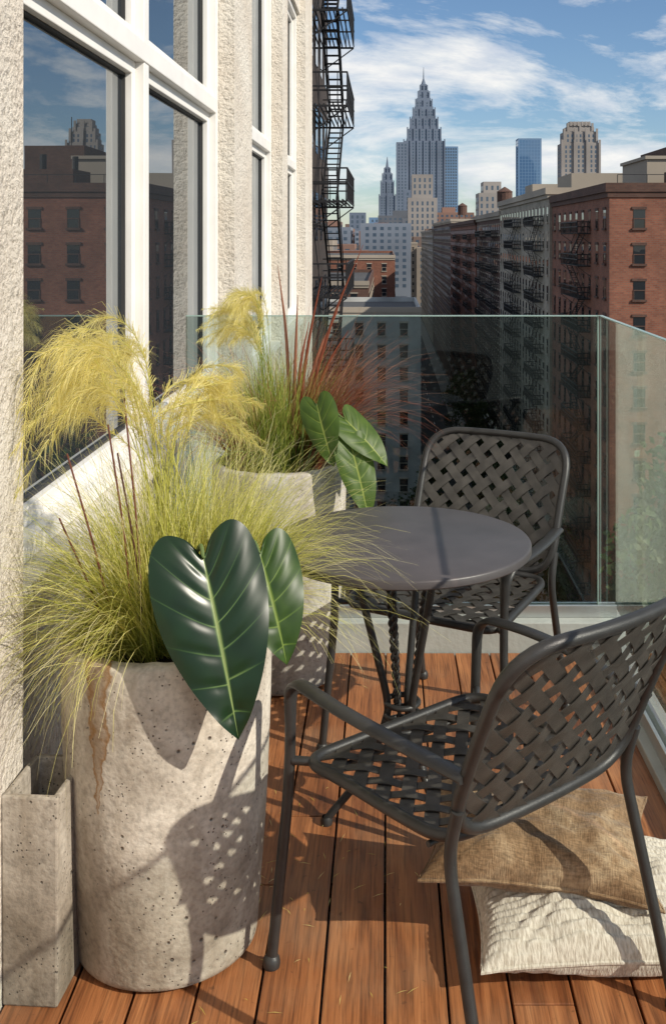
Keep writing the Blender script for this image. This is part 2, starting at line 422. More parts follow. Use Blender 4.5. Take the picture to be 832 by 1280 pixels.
ge.box(.778, .792, 2.02, 3.827, 1.2052, 1.209); ge.box(.778, .792, .2, 2.0, 1.2052, 1.209)
ge.box(.7725, .776, 3.813, 3.827, .107, 1.209)
ge.make('glass_edges', M_EDGE, gr)

# ------------------------------------------------------------------ planters
def round_planter(name, x, y, rt, rb, h, mat):
    e = empty(name, (x, y, 0)); b = MB()
    prof = [(0.001, .004), (rb-.012, .004), (rb-.002, .010), (rb, .02)]
    for t in np.linspace(0, 1, 14)[1:]:
        r = rb+(rt-rb)*(1-(1-t)**1.7); prof.append((r, .02+(h-.03)*t))
    prof += [(rt-.003, h-.004), (rt-.009, h), (rt-.028, h), (rt-.034, h-.005), (rt-.036, h-.02), (rt-.04, h-.1)]
    b.lathe(prof, 128)
    b.v = [(vx*(1+.005*mnoise.noise(Vector((vx*5, vy*5, vz*5)))), vy*(1+.005*mnoise.noise(Vector((vx*5+9, vy*5, vz*5)))), vz+(.004*mnoise.noise(Vector((vx*30, vy*30, 3))) if vz > h*.9 else 0)) for vx, vy, vz in b.v]
    b.make('concrete_shell', mat, e, smooth=True, angle=50)
    s = MB(); prof = [(0.001, h-.035)]+[(r, h-.04-.02*(r/rt)+.012*math.sin(r*60)) for r in np.linspace(.02, rt-.034, 8)]
    s.lathe(prof, 40)
    s.v = [(a, b_, c+.012*mnoise.noise(Vector((a*30, b_*30, 0)))) for a, b_, c in s.v]
    s.make('soil', M_SOIL, e, smooth=True)
    return e
P1 = (-.470, 2.24); P2 = (-.365, 3.555)
round_planter('concrete_planter', P1[0], P1[1], .222, .192, .66, M_CONC1)
round_planter('concrete_planter', P2[0], P2[1], .228, .185, .735, M_CONC2)
e = empty('square_concrete_planter', (-.688, 2.105, 0), math.radians(-4))
b = MB(); hw, hh = .057, .41
ring = lambda k, z: [(-k*hw, -k*.085, z), (k*hw, -k*.085, z), (k*hw, k*.085, z), (-k*hw, k*.085, z)]
vs = ring(.97, 0)+ring(1, hh)+[(x*.78, y*.84, z) for x, y, z in ring(1, hh)]+[(x*.74, y*.82, .06) for x, y, z in ring(1, hh)]
fs = [(3,2,1,0)]
for k in range(3):
    for j in range(4): fs.append((k*4+j, k*4+(j+1) % 4, k*4+4+(j+1) % 4, k*4+4+j))
fs.append((12,13,14,15)); b.add(vs, fs)
b.make('concrete_body', M_CONC3, e, bevel=.004)

# ------------------------------------------------------------------ grasses
def keep1(p): return not ((p.y < 2.16 and p.x > -.47 and p.z < .92) or (p.x < -.60 and p.y < 2.2 and p.z < .47))
def keep2(p): return not (p.y < 3.46 and p.x > -.30 and p.z < 1.0)
def blades(b, n, center, r0, z0, len_rng, tilt_rng, droop, width, tint_rng, az=None, xmin=-.79, seg=7, jit=.25, keep=None):
    for _ in range(n):
        a = ru(0, 2*math.pi); rr = r0*math.sqrt(rnd())
        base = Vector((center[0]+rr*math.cos(a), center[1]+rr*math.sin(a), z0))
        ang = a+random.gauss(0, .6) if az is None else random.gauss(az[0], az[1])
        tilt = ru(*tilt_rng); ln = ru(*len_rng)
        d = Vector((math.cos(ang)*math.sin(tilt), math.sin(ang)*math.sin(tilt), math.cos(tilt)))
        sd = Vector((-math.sin(ang+ru(-1, 1)), math.cos(ang+ru(-1, 1)), ru(-.3, .3))).normalized()
        p = base.copy(); st = ln/seg; dr = droop*ru(.5, 1.5)
        curl = Vector((ru(-1, 1), ru(-1, 1), ru(-.5, .5)))*jit
        wd = width*ru(.6, 1.3); tint = ru(*tint_rng); vs = []; at = []; ok = True
        for i in range(seg+1):
            t = i/seg; w_ = wd*(1-t**1.6)*.5+.0002
            vs += [tuple(p-sd*w_), tuple(p+sd*w_)]; at += [min(1, max(0, tint+.40*(t-.4)))]*2
            if keep and not keep(p): ok = False; break
            d = (d+Vector((0, 0, -1))*dr*t/seg*2+curl/seg).normalized()
            p = p+d*st
            if p.x < xmin: p.x = xmin+rnd()*.01
        if ok: b.add(vs, [(2*i, 2*i+1, 2*i+3, 2*i+2) for i in range(seg)], at)
def stalk(b, pts, w0, w1, tint, n=6):
    c = catmull(pts, 6); k = len(c)
    o = len(b.v); b.tube([tuple(p) for p in c], [w0+(w1-w0)*i/(k-1) for i in range(k)], n)
    b.a += [tint]*(len(b.v)-o); return c
def plume(b, bs, pts, hair=.035, dens=230, tint=(.4, 1), start=.5):
    c = stalk(bs, pts, .0012, .0005, .6, 5)
    k = len(c); s = int(k*start)
    for _ in range(dens):
        f = ru(s, k-1.01); i = int(f); t = f-i
        p = Vector(c[i]*(1-t)+c[i+1]*t); T = Vector(c[i+1]-c[i]).normalized()
        env = math.sin(math.pi*min(1, ((f-s)/(k-1-s))*.85+.12))
        r = Vector((random.gauss(0, 1), random.gauss(0, 1), random.gauss(0, 1))).normalized()
        d = (T*1.2+r*.9).normalized(); ln = hair*env*ru(.4, 1.5)
        sd = d.cross(Vector((0, .9, .2))).normalized()*.00038; ti = ru(*tint)
        p2 = p+d*ln*.5; p3 = p+d*ln+Vector((0, 0, -ln*.5))
        b.add([tuple(p-sd), tuple(p+sd), tuple(p2-sd), tuple(p2+sd), tuple(p3)], [(0, 1, 3, 2), (2, 3, 4)], [ti]*5)
M_GRASS = leafy('feather_grass', [(0, (.16, .20, .035)), (.4, (.44, .47, .08)), (.75, (.72, .68, .19)), (1, (.82, .76, .42))], .42)
M_GRASSG = leafy('green_grass', [(0, (.08, .14, .025)), (.5, (.26, .34, .05)), (1, (.52, .50, .14))], .4)
M_RED = leafy('red_fountain_grass', [(0, (.10, .022, .014)), (.5, (.30, .08, .04)), (1, (.50, .28, .17))], .35)
M_STALKS = leafy('dry_dark_stalk', [(0, (.05, .02, .014)), (1, (.16, .05, .03))], .05)
M_PLUME = leafy('golden_plume', [(0, (.55, .46, .09)), (.5, (.78, .68, .20)), (1, (.90, .82, .42))], .45)

e = empty('feather_grass_plant')
b = MB(); z = .62
blades(b, 2400, (P1[0]+.02, P1[1]), .11, z, (.24, .50), (.02, .85), 1.2, .0019, (.2, .85), jit=.45, keep=keep1)
blades(b, 900, (P1[0]+.06, P1[1]+.03), .10, z, (.28, .52), (.15, .75), 1.2, .0019, (.25, .9), az=(.35, .7), jit=.45, keep=keep1)
blades(b, 1100, (P1[0]+.03, P1[1]), .11, z, (.28, .48), (.4, 1.1), 1.9, .0016, (.2, .9), jit=.5, keep=keep1)
blades(b, 520, P1, .11, z, (.40, .62), (.3, 1.15), 1.8, .0010, (.6, 1), jit=1.0, keep=keep1)
blades(b, 110, (P1[0]-.05, P1[1]-.08), .09, z, (.18, .34), (.6, 1.4), 3.0, .0014, (.4, .9), az=(math.pi*1.1, .7), keep=keep1)
b.make('grass_blades', M_GRASS, e, attname='tint')
b = MB(); bs = MB()
cx, cy = P1
j = lambda s=.02: ru(-s, s)
for k in range(19):
    u = rnd()
    tx = -.79+.17*u; tz = .95+.28*rnd(); ty = 2.22+j(.14); top = 1.13+.17*rnd()
    plume(b, bs, [(cx+j(), cy+j(), z), (cx-.02+j(), cy+j(.04), .96), (cx-.08+j(.05), ty, top-.03), (cx-.16+j(.06), ty, top+.01), (max(-.785, tx), ty-.02, min(tz, top-.04))], .062, 320, start=.38)
for k in range(13):
    top = 1.09+.15*rnd()
    plume(b, bs, [(cx+j(), cy+j(), z), (cx+.01+j(), cy+j(.04), .94), (cx+.03+j(.05), cy+j(.08), top-.03), (cx+.08+j(.05), cy+.05, top), (cx+.15+j(.06), cy+.06+j(.05), top-.05+j(.05))], .055, 250, start=.38)
b.make('plumes', M_PLUME, e, attname='tint'); bs.make('plume_stems', M_GRASS, e, attname='tint')
b = MB()
for (x1, z1, x0) in ((-.645, 1.06, -.56), (-.56, 1.12, -.53), (-.535, 1.17, -.505), (-.545, 1.06, -.50), (-.66, .93, -.57)):
    stalk(b, [(x0, 2.18, z), ((x0+x1)/2+.01, 2.13, (z+z1)/2), (x1, 2.09+ru(-.04, .04), z1)], .0028, .0018, ru(.1, .9))
b.make('dry_stalks', M_STALKS, e, attname='tint')

e = empty('fountain_grass_plant')
z = .70
b = MB()
blades(b, 1300, (P2[0]-.02, P2[1]), .09, z, (.24, .43), (.02, .55), .7, .0026, (.1, .9), xmin=-.85, keep=keep2)
blades(b, 450, (P2[0], P2[1]), .11, z, (.25, .42), (.4, 1.0), 1.6, .0024, (.1, .7), xmin=-.85, keep=keep2)
b.make('green_blades', M_GRASSG, e, attname='tint')
b = MB()
blades(b, 1100, (P2[0]+.06, P2[1]+.03), .08, z, (.35, .62), (.25, .85), 1.3, .0018, (.1, .9), az=(.3, .8), keep=keep2)
blades(b, 420, (P2[0]-.06, P2[1]), .08, z, (.35, .58), (.3, .9), 1.4, .0020, (.3, 1), az=(math.pi, .8), xmin=-.85, keep=keep2)
for (x1, z1, xm) in ((-.08, 1.47, -.20), (-.30, 1.30, -.31), (-.37, 1.40, -.34), (-.22, 1.36, -.27), (-.17, 1.24, -.25), (-.27, 1.20, -.30), (-.13, 1.18, -.22)):
    y1 = P2[1]+ru(-.1, .1)
    c = catmull([(P2[0]+.04, P2[1], z), (xm, (P2[1]+y1)/2, (z+z1)/2+.08), (x1, y1, z1)], 8); k = len(c); vs = []
    for i, p in enumerate(c):
        ww = .006*(1-(i/(k-1))**2)+.0008
        vs += [(p[0]-ww, p[1], p[2]), (p[0], p[1]-ww*.5, p[2]), (p[0]+ww, p[1], p[2])]
    fs = []
    for i in range(k-1): fs += [(3*i, 3*i+1, 3*i+4, 3*i+3), (3*i+1, 3*i+2, 3*i+5, 3*i+4)]
    b.add(vs, fs, ru(.35, .7))
b.make('red_blades', M_RED, e, attname='tint')
b = MB(); bs = MB()
for k in range(18):
    top = 1.16+.15*rnd(); u = rnd()
    plume(b, bs, [(P2[0]+j(), P2[1]+j(), z), (P2[0]-.04+j(), P2[1]+j(.04), 1.0), (P2[0]-.05-.05*u, P2[1]+j(.08), top-.04), (P2[0]-.08-.10*u, P2[1]+j(.06), top+.01), (P2[0]-.11-.18*u, P2[1]+j(.08), top-.03+j(.06))], .06, 260, start=.4)
b.make('plumes', M_PLUME, e, attname='tint'); bs.make('plume_stems', M_GRASSG, e, attname='tint')

# dry bits shed on the deck
b = MB()
for k in range(150):
    a = ru(0, 6.28); rr = abs(random.gauss(0, .35))
    px, py = -.30+rr*math.cos(a), 2.35+rr*1.6*math.sin(a)
    if not (-.72 < px < .7 and 1.3 < py < 3.7) or math.hypot(px-P1[0], py-P1[1]) < .2 or math.hypot(px-P2[0], py-P2[1]) < .2: continue
    t = ru(0, 3.14); l = ru(.004, .022); dx, dy = math.cos(t)*l, math.sin(t)*l; ww = .0009
    b.add([(px-dx, py-dy, .003), (px+dy/l*ww, py-dx/l*ww, .0045), (px+dx, py+dy, .003), (px-dy/l*ww, py+dx/l*ww, .0045)], [(0, 1, 2, 3)], rnd())
b.make('fallen_grass_bits', M_PLUME, None, attname='tint')

# ------------------------------------------------------------------ big heart leaves
def heart_leaf(b, attach, tip, normal, halfw, cup=.16, droop=.12, nv=8):
    A = Vector(attach); T = Vector(tip); Ln = (T-A).length; ax = (T-A).normalized()
    n = Vector(normal); n = (n-ax*n.dot(ax)).normalized(); sx = ax.cross(n).normalized()
    ctrl = [(0, 0), (.12, .13), (.30, .18), (.44, .09), (.5, -.12), (.46, -.38), (.33, -.64), (.15, -.87), (0, -1)]
    B = catmull(ctrl, 26); nq = len(B); ns = 22
    for side in (-1, 1):
        vs = []; at = []
        for qi, bp in enumerate(B):
            q = qi/(nq-1); m = -(max(0, q-.12)/.88)**1.15
            for si in range(ns+1):
                s = (si/ns)**1.3
                x = bp[0]*s; y = m+(bp[1]-m)*(s**1.25)
                ph = q*nv+.12*math.sin(5*q+side); dv = abs(ph-round(ph))
                quilt = (-abs(math.cos(math.pi*ph))**4)*min(1, s*3)*(1-s)*.012
                z = cup*x*(1-x)*1.2-abs(x)**2*.7*cup*2-droop*(-y)**2 + quilt + .018*math.sin(q*13+side*2)*s**3
                if y > 0: z -= .25*y*y
                P = A+sx*(side*x*halfw*2)+ax*(-y*Ln)+n*(z*Ln)
                vs.append(tuple(P))
                wv = .055*(1-.6*s)
                vein = max(0, 1-dv/wv)*(1-.6*s) if .5 < ph < nv-.3 else 0
                vein = max(vein, 1 if si <= 1 else (.4 if si == 2 else 0))
                at.append(min(1, .10+vein*.85+.16*mnoise.noise(Vector((x*7*side, y*7, Ln*9)))))
        fs = []
        for i in range(nq-1):
            for j_ in range(ns):
                a = i*(ns+1)+j_; f = (a, a+1, a+ns+2, a+ns+1)
                fs.append(f if side > 0 else f[::-1])
        b.add(vs, fs, at)
M_LEAF = leafy('dark_philodendron_leaf', [(0, (.006, .018, .006)), (.25, (.010, .030, .009)), (.6, (.06, .11, .03)), (1, (.22, .28, .10))], .05, .30, spec=.38)
M_LEAF1B = leafy('philodendron_leaf', [(0, (.022, .055, .010)), (.25, (.055, .11, .016)), (.6, (.12, .20, .03)), (1, (.24, .32, .07))], .3, .38, spec=.4)
M_LEAF2 = leafy('light_philodendron_leaf', [(0, (.07, .13, .025)), (.3, (.13, .21, .035)), (1, (.36, .42, .10))], .45, .45)
M_STEM = simple('green_stem', (.10, .15, .04), .5)
e = empty('philodendron_plant')
b = MB()
heart_leaf(b, (-.358, 2.035, .868), (-.268, 1.93, .562), (.25, -.85, .45), .112)
b.make('heart_leaf_dark', M_LEAF, e, smooth=True, angle=180, attname='tint')
b = MB()
heart_leaf(b, (-.258, 2.12, .852), (-.188, 2.05, .655), (.35, -.8, .45), .078, nv=7)
b.make('heart_leaf_young', M_LEAF1B, e, smooth=True, angle=180, attname='tint')
b = MB()
b.tube([tuple(p) for p in catmull([(-.42, 2.16, .62), (-.40, 2.10, .80), (-.37, 2.06, .885), (-.358, 2.036, .868)], 6)], .0045, 8)
b.tube([tuple(p) for p in catmull([(-.40, 2.2, .62), (-.34, 2.17, .80), (-.28, 2.14, .872), (-.258, 2.121, .852)], 6)], .0035, 8)
b.make('stems', M_STEM, e, smooth=True)
e = empty('philodendron_plant')
b = MB()
heart_leaf(b, (-.225, 3.36, .955), (-.175, 3.31, .765), (-.3, -.8, .4), .062, nv=7)
heart_leaf(b, (-.135, 3.40, .90), (.015, 3.36, .765), (.3, -.6, .75), .068, nv=7)
heart_leaf(b, (-.115, 3.36, .82), (-.045, 3.30, .60), (.4, -.8, .3), .066, nv=7)
b.make('heart_leaves', M_LEAF2, e, smooth=True, angle=180, attname='tint')
b = MB()
for a, m in (((-.225, 3.36, .955), (-.27, 3.42, .93)), ((-.135, 3.40, .90), (-.2, 3.45, .91)), ((-.115, 3.36, .82), (-.18, 3.42, .86))):
    b.tube([tuple(p) for p in catmull([(P2[0]+.08, P2[1]-.06, .69), m, a], 6)], .0035, 8)
b.make('stems', M_STEM, e, smooth=True)

# ------------------------------------------------------------------ woven chairs
def inside_rr(x, y, hx, hy, r):
    ax, ay = abs(x), abs(y)
    if ax > hx or ay > hy: return False
    if ax > hx-r and ay > hy-r: return (ax-hx+r)**2+(ay-hy+r)**2 <= r*r
    return True
def weave(b, hx, hy, r, surf, pitch=.048, wd=.0275, amp=.0028, th=.0010, ang=45):
    ca, sa = math.cos(math.radians(ang)), math.sin(math.radians(ang))
    fams = [((ca, sa), (-sa, ca), 1), ((sa, -ca), (ca, sa), -1)]
    R = math.hypot(hx, hy)
    def clip(d, nn, q):
        ts = [t for t in np.arange(-R, R, .002) if inside_rr(d[0]*t+nn[0]*q, d[1]*t+nn[1]*q, hx, hy, r)]
        return (ts[0], ts[-1]) if len(ts) > 4 else None
    for fi, (d, nn, sg) in enumerate(fams):
        K = int(R/pitch)+1
        for i in range(-K, K+1):
            q = i*pitch+ru(-.0008, .0008)
            e0 = clip(d, nn, q-wd/2); e1 = clip(d, nn, q+wd/2)
            if e0 is None or e1 is None: continue
            n = max(3, int((max(e0[1], e1[1])-min(e0[0], e1[0]))/.0075)); vs = []
            for k in range(n+1):
                f = k/n
                for (ed, qq) in ((e0, q-wd/2), (e1, q+wd/2)):
                    t = ed[0]+(ed[1]-ed[0])*f
                    x = d[0]*t+nn[0]*qq; y = d[1]*t+nn[1]*qq
                    P, nm = surf(x, y)
                    if fi == 0: o = amp*math.cos(math.pi*(t/pitch+i))
                    else: o = -amp*math.cos(math.pi*(t/pitch+i))
                    vs.append(tuple(P+nm*(o+th))); vs.append(tuple(P+nm*(o-th)))
            fs = []
            for k in range(n):
                a = 4*k; c = a+4
                fs += [(a, a+2, c+2, c), (a+1, c+1, c+3, a+3), (a, c, c+1, a+1), (a+2, a+3, c+3, c+2)]
            b.add(vs, fs)
def chair(name, loc, rz):
    e = empty(name, loc, rz)
    SHX, SHY = .236, .212
    def seat(x, y):
        u = x/SHX; v = y/SHY
        z = .437-.014*(1-u*u)*(1-v*v)-.012*max(0, v)**3+.008*max(0, -v)**2
        xx = x*(1+.03*v)
        return Vector((xx, y+.005, z)), Vector((0, 0, 1))
    BHX, BHY = .238, .205
    def back(x, y):
        u = x/BHX; v = (y+BHY)/(2*BHY)
        P = Vector((x*(1+.05*v), -.215-.135*v-.035*v*v-.035*(1-u*u)*(.4+.6*v), .455+.382*v))
        nm = Vector((-u*.25, .93, .36)).normalized()
        return P, nm
    b = MB(); weave(b, SHX, SHY, .05, seat); weave(b, BHX, BHY, .075, back)
    b.make('woven_straps', M_STRAP, e, smooth=True, angle=30)
    f = MB()
    def loop(hx, hy, r, surf, rad):
        pts = []
        corners = [(-hx, -hy), (hx, -hy), (hx, hy), (-hx, hy)]
        pl = fillet([(x, y, 0) for x, y in corners], r*1.35, 8, True)
        dense = []
        for i in range(len(pl)):
            a = pl[i]; c = pl[(i+1) % len(pl)]; m = max(1, int((c-a).length/.03))
            for k in range(m): dense.append(a+(c-a)*k/m)
        f.tube([surf(p.x, p.y)[0] for p in dense], rad, 12, closed=True)
    loop(SHX, SHY, .05, seat, .0115); loop(BHX, BHY, .075, back, .0125)
    for s in (-1, 1):
        ctrl = [(s*.288, .262, .012), (s*.262, .232, .40), (s*.266, .226, .60), (s*.285, .06, .605), (s*.272, -.10, .598), (s*.246, -.268, .585)]
        pth = fillet(ctrl, [.0, .1, .055, .12, .1, 0], 7)
        k = len(pth); ra = []; rb_ = []
        for p in pth:
            t = min(1, max(0, (p.z-.52)/.07)); ra.append(.0115+.0075*t); rb_.append(.0115-.0035*t)
        f.tube(pth, ra, 12, r2=rb_, side=(1, 0, 0))
        f.tube([(s*.225, .19, .428), (s*.262, .225, .43)], .009, 8)
        pth = fillet([(s*.243, -.245, .52), (s*.240, -.218, .43), (s*.252, -.33, .012)], [0, .07, 0], 6)
        f.tube(pth, .0115, 10)
        for (fx, fy) in ((s*.288, .262), (s*.252, -.331)):
            f.lathe([(.0001, .0), (.017, .001), (.0185, .008), (.016, .02), (.011, .026)], 14, fx, fy)
    f.tube([(-.235, -.16, .422), (.235, -.16, .422)], .006, 8)
    f.tube([(-.235, .16, .418), (.235, .16, .418)], .006, 8)
    f.make('tubular_frame', M_DARKMETAL, e, smooth=True, angle=60)
    return e
chair('woven_armchair', (.153, 2.116, 0), math.radians(39.4))
chair('woven_armchair', (.19, 3.12, 0), math.radians(152))

# ------------------------------------------------------------------ table
e = empty('round_bistro_table', (.04, 2.68, 0))
b = MB(); R = .33
b.lathe([(.0001, .720), (R-.006, .720), (R-.002, .7185), (R, .715), (R, .700), (R-.003, .697), (R-.012, .697), (R-.014, .709), (.0001, .709)], 128)
b.make('table_top', M_TABLE, e, smooth=True, angle=40)
b = MB()
for k in range(3):
    a = math.radians(188+120*k)
    c, s = math.cos(a), math.sin(a)
    prof = [(.13, .705), (.11, .60), (.065, .42), (.040, .31), (.045, .25), (.095, .13), (.18, .03), (.195, .012)]
    b.tube([tuple(p) for p in catmull([(r*c, r*s, z) for r, z in prof], 8)], .010, 10)
    b.lathe([(.0001, .0), (.015, .001), (.016, .010), (.012, .02)], 12, .195*c, .195*s)
for k in range(3):
    a0 = math.radians(248+120*k); pts = []
    pts2 = []
    for i in range(90):
        t = i/89; z = .27+t*.435; rr = .022+.05*t
        cx_, cy_ = rr*math.cos(a0), rr*math.sin(a0); ph = t*2*math.pi*10
        pts.append((cx_+.0042*math.cos(ph), cy_+.0042*math.sin(ph), z)); pts2.append((cx_-.0042*math.cos(ph), cy_-.0042*math.sin(ph), z))
    b.tube(pts, .0042, 6); b.tube(pts2, .0042, 6)
for zz, rr in ((.27, .042), (.30, .042), (.24, .046)):
    b.tube([(rr*math.cos(t), rr*math.sin(t), zz) for t in np.linspace(0, 2*math.pi, 25)[:-1]], .007, 8, closed=True)
b.tube([(.13*math.cos(t), .13*math.sin(t), .702) for t in np.linspace(0, 2*math.pi, 41)[:-1]], .007, 8, closed=True)
b.make('wrought_legs', M_DARKMETAL, e, smooth=True, angle=60)

# ------------------------------------------------------------------ cushions
def cushion(name, loc, rot, hx, hy, ht, mat, seed, pinch=.08, n=90, rib=0):
    e = empty(name, loc); e.rotation_euler = rot
    b = MB()
    for top in (1, -1):
        vs = []
        for i in range(n+1):
            for j in range(n+1):
                u = -1+2*i/n; v = -1+2*j/n
                x = hx*u*(1-pinch*(1-v*v)*abs(u)**2); y = hy*v*(1-pinch*(1-u*u)*abs(v)**2)
                hgt = ((1-abs(u)**3.2)*(1-abs(v)**3.2))**.55
                wr = .14*mnoise.noise(Vector((u*1.8+seed, v*1.8, top)))+.08*mnoise.noise(Vector((u*4+seed, v*4, top)))
                wr -= .09*max(0, mnoise.noise(Vector(((abs(u)-abs(v))*7, seed+u, u*v*2))))*(abs(u)*abs(v))**.5*2
                zz = top*ht*hgt*(1+wr*1.8)
                if top < 0: zz *= .75
                zz += .012*mnoise.noise(Vector((u*1.5+seed, v*1.5, 7)))
                if rib: zz += top*rib*abs(math.sin(math.pi*(y+.006*mnoise.noise(Vector((u*4, v*2, 5))))/.018))*min(1, hgt*2)
                vs.append((x, y, zz))
        fs = []
        for i in range(n):
            for j in range(n):
                a = i*(n+1)+j; f = (a, a+n+1, a+n+2, a+1); fs.append(f if top > 0 else f[::-1])
        b.add(vs, fs)
    b.make('cushion_body', mat, e, smooth=True, angle=180)
    ed = []
    def ep(u, v):
        return (hx*u*(1-pinch*(1-v*v)*abs(u)**2), hy*v*(1-pinch*(1-u*u)*abs(v)**2), .012*mnoise.noise(Vector((u*1.5+seed, v*1.5, 7))))
    for t in np.linspace(-1, 1, 30)[:-1]: ed.append(ep(t, -1))
    for t in np.linspace(-1, 1, 30)[:-1]: ed.append(ep(1, t))
    for t in np.linspace(1, -1, 30)[:-1]: ed.append(ep(t, 1))
    for t in np.linspace(1, -1, 30)[:-1]: ed.append(ep(-1, t))
    p = MB(); p.tube(ed, .004, 6, closed=True); p.make('piping', mat, e, smooth=True)
    return e
def knit():
    m, nt, out = new_mat('cream_knit')
    p = N(nt, 'ShaderNodeBsdfPrincipled', Roughness=.95); p.inputs['Sheen Weight'].default_value = .3
    tc = N(nt, 'ShaderNodeTexCoord')
    # short oblique stitches
    mp = N(nt, 'ShaderNodeMapping'); mp.inputs['Scale'].default_value = (230, 70, 60); mp.inputs['Rotation'].default_value = (0, 0, .45); L(nt, tc.outputs['Object'], mp.inputs[0])
    n2 = N(nt, 'ShaderNodeTexNoise', Scale=1.0, Detail=3.0, Roughness=.5); L(nt, mp.outputs[0], n2.inputs['Vector'])
    r = ramp(nt, n2.outputs['Fac'], [(.32, (.42, .36, .28)), (.62, (.68, .62, .52))]); L(nt, r.outputs[0], p.inputs['Base Color'])
    b = N(nt, 'ShaderNodeBump', Strength=.7, Distance=.004); L(nt, n2.outputs['Fac'], b.inputs['Height']); L(nt, b.outputs[0], p.inputs['Normal'])
    L(nt, p.outputs[0], out.inputs[0]); return m
def suede():
    m, nt, out = new_mat('tan_washed_linen')
    p = N(nt, 'ShaderNodeBsdfPrincipled', Roughness=.95); p.inputs['Sheen Weight'].default_value = .2
    p.inputs['Specular IOR Level'].default_value = .2
    tc = N(nt, 'ShaderNodeTexCoord')
    n1 = N(nt, 'ShaderNodeTexNoise', Scale=6.0, Detail=10.0, Roughness=.72, Distortion=.5); L(nt, tc.outputs['Object'], n1.inputs['Vector'])
    r = ramp(nt, n1.outputs['Fac'], [(.36, (.17, .095, .045)), (.5, (.33, .21, .115)), (.62, (.50, .36, .22))])
    hs = []
    for scl in ((420, 60, 60), (60, 420, 60)):
        mp = N(nt, 'ShaderNodeMapping'); mp.inputs['Scale'].default_value = scl; L(nt, tc.outputs['Object'], mp.inputs[0])
        n2 = N(nt, 'ShaderNodeTexNoise', Scale=1.0, Detail=2.0); L(nt, mp.outputs[0], n2.inputs['Vector']); hs.append(n2.outputs['Fac'])
    ad = N(nt, 'ShaderNodeMath', operation='ADD'); L(nt, hs[0], ad.inputs[0]); L(nt, hs[1], ad.inputs[1])
    hf = N(nt, 'ShaderNodeMath', operation='MULTIPLY'); L(nt, ad.outputs[0], hf.inputs[0]); hf.inputs[1].default_value = .5
    r2 = ramp(nt, hf.outputs[0], [(.38, g3(.5)), (.58, g3(1))])
    L(nt, mixc(nt, .85, r.outputs[0], r2.outputs[0], 'MULTIPLY'), p.inputs['Base Color'])
    b = N(nt, 'ShaderNodeBump', Strength=.8, Distance=.004); L(nt, hf.outputs[0], b.inputs['Height']); L(nt, b.outputs[0], p.inputs['Normal'])
    L(nt, p.outputs[0], out.inputs[0]); return m
cushion('knitted_floor_cushion', (.44, 2.25, .058), (0, 0, math.radians(3)), .265, .20, .075, knit(), 3.0, n=200, rib=.006)
cushion('tan_throw_pillow', (.33, 2.27, .185), (math.radians(14), math.radians(3), math.radians(-6)), .25, .145, .082, suede(), 8.0, pinch=.14)

# ================================================================== CITY
GZ = -42
def city_mat(name, col, var=.25, vs=.05): return simple(name, col, .9, 0, var, vs)
M_RB = brickmat('red_brick', (.23, .075, .045), (.32, .12, .07), (.20, .135, .10))
M_DB = brickmat('brown_brick', (.10, .045, .034), (.14, .066, .046), (.10, .075, .06))
M_DK = brickmat('sooty_brick', (.04, .03, .026), (.055, .038, .032), (.04, .034, .03))
M_BB = brickmat('buff_brick', (.38, .33, .26), (.44, .38, .30), (.35, .31, .26))
M_STONE = city_mat('limestone_trim', (.36, .31, .25))
M_PANE = windowglass('city_window_glass', 1.6, (.015, .018, .022))
M_PANEF = windowglass('hazy_far_window_glass', 1.5, (.07, .10, .14))  # paler, bluish pane colour stands in for distance haze
M_ROOF = city_mat('tar_roof', (.07, .07, .07))

def win_grid(bp, bf, axis, pos, out, a0, a1, z0, z1, fh=3.0, cs=2.6, ww=1.1, wh=1.7, trim=True, marg=1.2):
    n = max(1, int((a1-a0-2*marg)/cs)+1); tot = (n-1)*cs; st = (a0+a1)/2-tot/2
    nf = int((z1-z0)/fh)
    for f in range(nf):
        zc = z1-fh*(f+.55)
        for i in range(n):
            c = st+i*cs
            def bx(b, l, r, lo, hi, d0, d1):
                lo_, hi_ = sorted((pos+out*d0, pos+out*d1))
                if axis == 'x': b.box(lo_, hi_, l, r, lo, hi)
                else: b.box(l, r, lo_, hi_, lo, hi)
            bx(bp, c-ww/2, c+ww/2, zc-wh/2, zc+wh/2, -.3, .02)
            if trim:
                bx(bf, c-ww/2-.12, c+ww/2+.12, zc-wh/2-.18, zc-wh/2, -.05, .16)
                bx(bf, c-ww/2-.12, c+ww/2+.12, zc+wh/2, zc+wh/2+.22, -.05, .09)
                bx(bf, c-ww/2, c+ww/2, zc-.04, zc+.04, .01, .06)
                bx(bf, c-ww/2-.0, c-ww/2+.06, zc-wh/2, zc-.04, .01, .055); bx(bf, c+ww/2-.06, c+ww/2, zc-wh/2, zc-.04, .01, .055)
